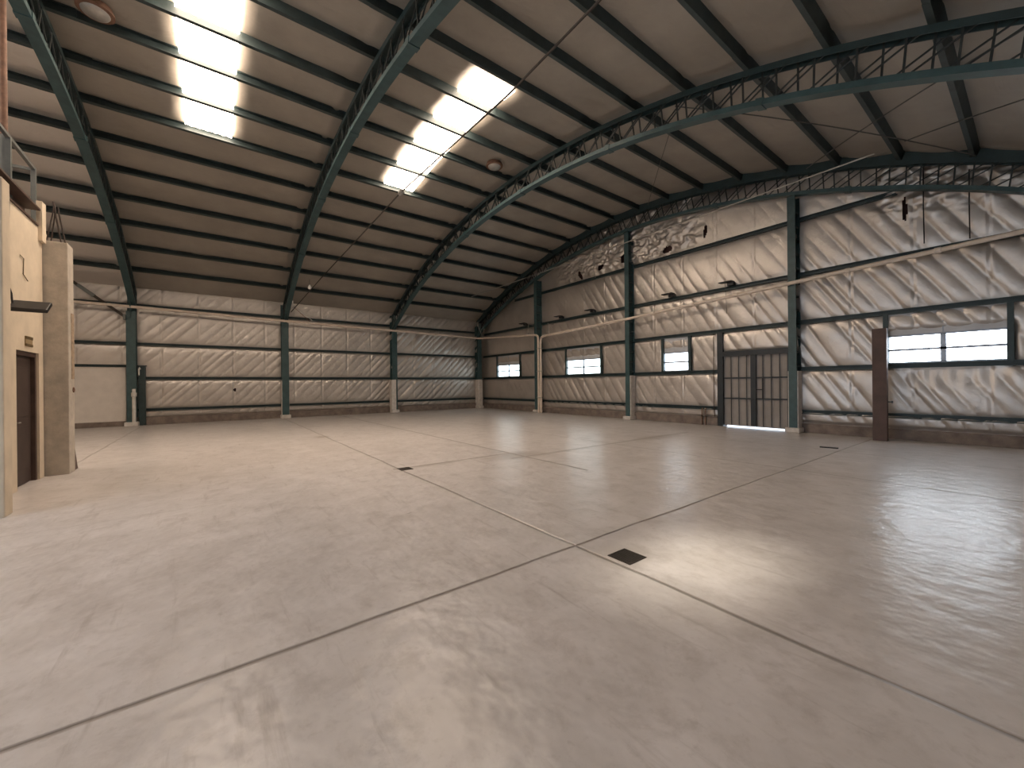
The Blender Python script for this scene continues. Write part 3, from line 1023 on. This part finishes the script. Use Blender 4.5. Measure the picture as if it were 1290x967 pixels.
for (x, y, z), lab in (((3.2, -10.9, 5.84), 'small white lamp fitting hanging low near the second left-wall column'),
                       ((1.45, -2.2, 6.70), 'small white fitting at the left end of the pale cable'),
                       ((11.55, -0.95, 7.33), 'small white fitting on the gable arch by the middle column')):
    t = thing('lamp_fitting', lab, 'lamp', (x, y, z), 'small white lamp fittings')
    MB().lathe([(0.012, 0.12), (0.035, 0.09), (0.07, 0.03), (0.075, -0.02), (0.055, -0.06), (0.02, -0.08)], (x, y, z), 14).build('globe', M['bulb'], t, smooth=True)
    MB().tube([(x, y, z + 0.11), (x, y, z + 0.34)], 0.008, 6).build('cord', M['wire'], t)

for (x, z0, z1), lab in (((20.64, 4.95, 6.86), 'thin black cord hanging from the gable arch, left one of two'),
                         ((21.39, 4.85, 6.46), 'thin black cord hanging from the gable arch, right one of two')):
    cable('hanging_cord', lab, [(x, -0.18, z1), (x - 0.005, -0.17, (z0 + z1) / 2), (x, -0.15, z0)], 0.013, 'black', 'cord', 'cords hanging on the gable')

# ------------------------------------------------------------------ ridge ventilators
for (x, y), lab in (((11.7, -6.95), 'round pale roof ventilator right of the middle skylight'), ((11.68, -16.05), 'round pale roof ventilator at the top left, by the left arch')):
    t = thing('roof_ventilator', lab, 'ventilator', (x, y, 8.75), 'round roof ventilators')
    z = roof_z(x) - 0.02
    MB().lathe([(0.23, 0.05), (0.24, -0.10), (0.27, -0.12), (0.27, -0.15), (0.22, -0.16)], (x, y, z), 28).build('collar', M['rust'], t, smooth=True)
    MB().lathe([(0.22, -0.14), (0.19, -0.19), (0.12, -0.225), (0.02, -0.235)], (x, y, z), 28).build('dome', M['galv'], t, smooth=True)

# ------------------------------------------------------------------ cream partition room with mezzanine at the left
WY = -16.72
part = MB()
part.box(13.02, 14.62, WY - 0.15, WY, 0.0, 4.33)
part.box(11.80, 12.02, WY - 0.15, WY, 0.0, 4.33)
part.box(12.02, 13.02, WY - 0.15, WY, 2.15, 4.33)
part.box(11.80, 12.0, WY - 0.02, WY + 0.05, 4.1, 4.78)
wallp = part.build('wall_partition', M['plaster'], kind='structure')
tag(wallp, 'cream plastered partition wall with a dark doorway at the left edge')
MB().box(14.55, 14.70, YR, WY, 0.0, 4.33).build('wall_partition_end', M['plaster'], kind='structure')
MB().box(11.5, 11.64, YR, WY, 0.0, 4.33).build('wall_partition_back', M['plaster'], kind='structure')
dk = MB().box(11.64, 14.55, YR, WY - 0.15, 4.2, 4.33).build('ceiling_partition', M['brown'], kind='structure')

t = thing('concrete_pillar', 'raw concrete pillar at the right end of the cream partition', 'pillar', (11.55, -16.6, 0), 'partition pillars')
MB().box(11.40, 11.76, -16.75, -16.42, 0.0, 4.18).build('shaft', M['pillar'], t, bevel=0.012)
MB().box(11.43, 11.60, -16.425, -16.412, 1.72, 2.93).build('brick_strip', M['brick'], t)
MB().lathe([(0.05, 0), (0.05, 0.012), (0.03, 0.02)], (11.49, -16.42, 1.52), 14, (0, 1, 0)).build('knob', M['rust'], t, smooth=True)
t2 = thing('concrete_pillar', 'cream pillar at the extreme left edge, nearest end of the partition', 'pillar', (14.72, -16.6, 0), 'partition pillars')
MB().box(14.60, 14.84, -16.9, -16.36, 0.0, 4.11).build('shaft', M['plaster'], t2, bevel=0.012)
for k, (xa, ya, yb, h) in enumerate(((11.70, -16.69, -16.60, 0.74), (11.68, -16.64, -16.585, 0.70), (11.70, -16.51, -16.59, 0.70), (11.66, -16.465, -16.55, 0.66))):
    o = MB().tube([(xa, ya, 4.175), (xa - 0.02, yb, 4.17 + h * 0.85), (xa - 0.02, yb - 0.01, 4.17 + h)], 0.011, 6).build('rebar', M['rebar'])
    tag(o, 'rusty reinforcing bar sticking up from the raw concrete pillar top', 'rebar', 'bars on the pillar top')
o = MB().add([(11.38, -16.44, 0), (11.38, -16.75, 0), (11.10, -16.44, 0), (11.38, -16.44, 0.55), (11.38, -16.75, 0.55)],
             [(0, 2, 1), (0, 3, 2), (1, 2, 4), (3, 4, 2), (0, 1, 4, 3)]).build('wedge_block', M['brown'])
tag(o, 'small dark wedge leaning at the foot of the raw concrete pillar', 'block')

t = thing('edge_beam', 'dark brown steel edge beam of the mezzanine above the cream wall', 'beam', (13.2, -16.85, 4.5))
e = MB().box(12.02, 16.2, -16.90, -16.70, 4.335, 4.36).box(12.02, 16.2, -16.90, -16.86, 4.36, 4.60).box(12.02, 16.2, -16.93, -16.68, 4.60, 4.63)
e.build('channel', M['brown'], t)
t = thing('mezzanine_railing', 'grey steel railing on top of the mezzanine at the left edge', 'railing', (11.45, -16.9, 4.6))
for x, y in ((11.50, -16.88), (12.62, -16.88)):
    MB().box(x - 0.03, x + 0.03, y - 0.03, y + 0.03, 4.33, 5.5).build('post', M['rail'], t)
MB().bar((11.45, -16.88, 5.5), (14.5, -16.88, 5.52), 0.05, 0.05).build('top_rail', M['rail'], t)
MB().bar((11.48, -16.88, 5.48), (11.48, -22.0, 5.48), 0.045, 0.045).build('side_rail', M['rail'], t)
t = thing('vent_pipe', 'tall thin pipe rising from the mezzanine to the roof, rusty on top', 'pipe', (12.4, -16.95, 4.33))
MB().tube([(12.40, -16.98, 4.33), (12.40, -16.98, 5.6)], 0.055, 12).build('lower_pipe', M['rail'], t, smooth=True)
MB().tube([(12.40, -16.98, 5.6), (12.42, -16.98, roof_z(12.4) - 0.05)], 0.045, 12).build('upper_pipe', M['rust'], t, smooth=True)

t = thing('door_2', 'dark brown doorway in the cream partition wall', None, (12.5, WY - 0.1, 0), kind='structure')
fr = MB().box(12.02, 12.09, WY - 0.13, WY - 0.03, 0.0, 2.15).box(12.95, 13.02, WY - 0.13, WY - 0.03, 0.0, 2.15).box(12.09, 12.95, WY - 0.13, WY - 0.03, 2.08, 2.15)
fr.build('frame', M['brown'], t)
lf = MB().box(12.10, 12.94, WY - 0.12, WY - 0.08, 0.01, 2.07).build('door_leaf', M['door_wood'], t)
MB().box(12.22, 12.82, WY - 0.08, WY - 0.07, 0.25, 0.95).box(12.22, 12.82, WY - 0.08, WY - 0.07, 1.1, 1.9).build('panel', M['door_wood'], lf, bevel=0.008)
MB().tube([(12.86, WY - 0.08, 1.02), (12.86, WY - 0.03, 1.02), (12.76, WY - 0.03, 1.02)], 0.012, 8).build('handle', M['galv'], lf, smooth=True)

t = thing('wall_sign', 'tiny brown sign plate above the dark doorway', 'sign', (12.52, WY, 2.3))
MB().box(12.36, 12.67, WY, WY + 0.012, 2.23, 2.39).build('plate', M['sign'], t)
MB().box(12.36, 12.67, WY + 0.012, WY + 0.018, 2.23, 2.27).box(12.36, 12.67, WY + 0.012, WY + 0.018, 2.345, 2.39).build('border', M['sign_dark'], t)

t = thing('floodlight', 'small black floodlight on an arm above the dark doorway', 'floodlight', (13.3, WY, 2.75))
MB().bar((13.36, WY, 2.70), (13.36, WY + 0.16, 2.75), 0.06, 0.05).build('arm', M['black'], t)
MB().bar((13.24, WY + 0.23, 2.84), (13.48, WY + 0.23, 2.69), 0.38, 0.06).build('lamp_head', M['black'], t, bevel=0.012)
MB().bar((13.25, WY + 0.23, 2.798), (13.455, WY + 0.23, 2.67), 0.33, 0.006).build('lens', M['galv'], t)
o = MB().tube([(13.30, WY + 0.015, 4.3), (13.34, WY + 0.015, 3.6), (13.42, WY + 0.02, 3.1), (13.30, WY + 0.03, 2.95), (13.34, WY + 0.05, 2.80)], 0.012, 6).build('power_cord', M['black'], smooth=True)
tag(o, 'thin black cord hanging down the cream wall to the floodlight', 'cord')
o = MB().tube([(12.86, WY + 0.01, 3.62), (12.72, WY + 0.012, 3.60), (12.74, WY + 0.01, 3.35), (12.55, WY + 0.012, 3.28)], 0.006, 6).build('wire_stub', M['sign_dark'], smooth=True)
tag(o, 'short bent wire stub on the upper cream wall', 'wire')

# ------------------------------------------------------------------ floor drains and scrap
for (x, y, s), lab in (((20.13, -11.42, 0.105), 'dark square floor drain grate near the joint crossing'), ((15.28, -11.52, 0.10), 'small dark floor drain grate further away on the joint')):
    t = thing('floor_drain', lab, 'drain', (x, y, 0), 'floor drains')
    fr = MB().box(x - s - 0.015, x + s + 0.015, y - s - 0.015, y - s, 0.0005, 0.006).box(x - s - 0.015, x + s + 0.015, y + s, y + s + 0.015, 0.0005, 0.006)
    fr.box(x - s - 0.015, x - s, y - s, y + s, 0.0005, 0.006).box(x + s, x + s + 0.015, y - s, y + s, 0.0005, 0.006)
    fr.build('rim', M['iron'], t)
    g = MB()
    for k in range(9):
        yy = y - s + (k + 0.5) * 2 * s / 9
        g.box(x - s, x + s, yy - 0.006, yy + 0.006, 0.001, 0.005)
    g.build('grate', M['iron'], t)
    MB().box(x - s, x + s, y - s, y + s, 0.0003, 0.0009).build('well', M['black'], t)
o = MB().bar((19.25, -3.02, 0.012), (19.58, -2.96, 0.012), 0.10, 0.02).build('scrap_strip', M['black'])
tag(o, 'small dark strip lying on the floor before the red-brown post', 'scrap')

# ------------------------------------------------------------------ sun and sky
w = bpy.data.worlds.new('sky')
SC.world = w
w.use_nodes = True
w.node_tree.nodes['Background'].inputs['Color'].default_value = (0.74, 0.85, 1.0, 1)
w.node_tree.nodes['Background'].inputs['Strength'].default_value = 4.5
ld = bpy.data.lights.new('sun', 'SUN')
ld.energy = 5.0
ld.angle = math.radians(7)
ld.color = (1.0, 0.9, 0.74)
so = bpy.data.objects.new('sun', ld)
COL.objects.link(so)
d = Vector((20.45, -10.55, 0.0)) - Vector((18.5, -14.4, 7.55))
so.rotation_euler = d.to_track_quat('-Z', 'Y').to_euler()

# ------------------------------------------------------------------ camera
F, YAW, PITCH, ROLL = 502.31, 0.9240, -0.0001, -0.0098
cd = bpy.data.cameras.new('camera')
cam = bpy.data.objects.new('camera', cd)
COL.objects.link(cam)
cd.sensor_fit = 'HORIZONTAL'
cd.sensor_width = 36.0
cd.lens = F / 1290 * 36.0
cd.clip_start = 0.05
cd.clip_end = 200
fwd = Vector((-math.sin(YAW) * math.cos(PITCH), math.cos(YAW) * math.cos(PITCH), math.sin(PITCH)))
rt_ = Vector((math.cos(YAW), math.sin(YAW), 0))
up_ = rt_.cross(fwd)
rc = rt_ * math.cos(ROLL) + up_ * math.sin(ROLL)
uc = -rt_ * math.sin(ROLL) + up_ * math.cos(ROLL)
mat = Matrix((rc, uc, -fwd)).transposed().to_4x4()
mat.translation = Vector((22.36, -14.37, 1.55))
cam.matrix_world = mat
SC.camera = cam

SC.view_settings.view_transform = 'Standard'
SC.view_settings.look = 'None'
SC.view_settings.exposure = 0.1
SC.view_settings.gamma = 1.0
SC.view_settings.use_curve_mapping = False
SC.cycles.use_denoising = True
SC.cycles.max_bounces = 8
SC.cycles.diffuse_bounces = 6
SC.cycles.glossy_bounces = 5
SC.cycles.sample_clamp_indirect = 8.0
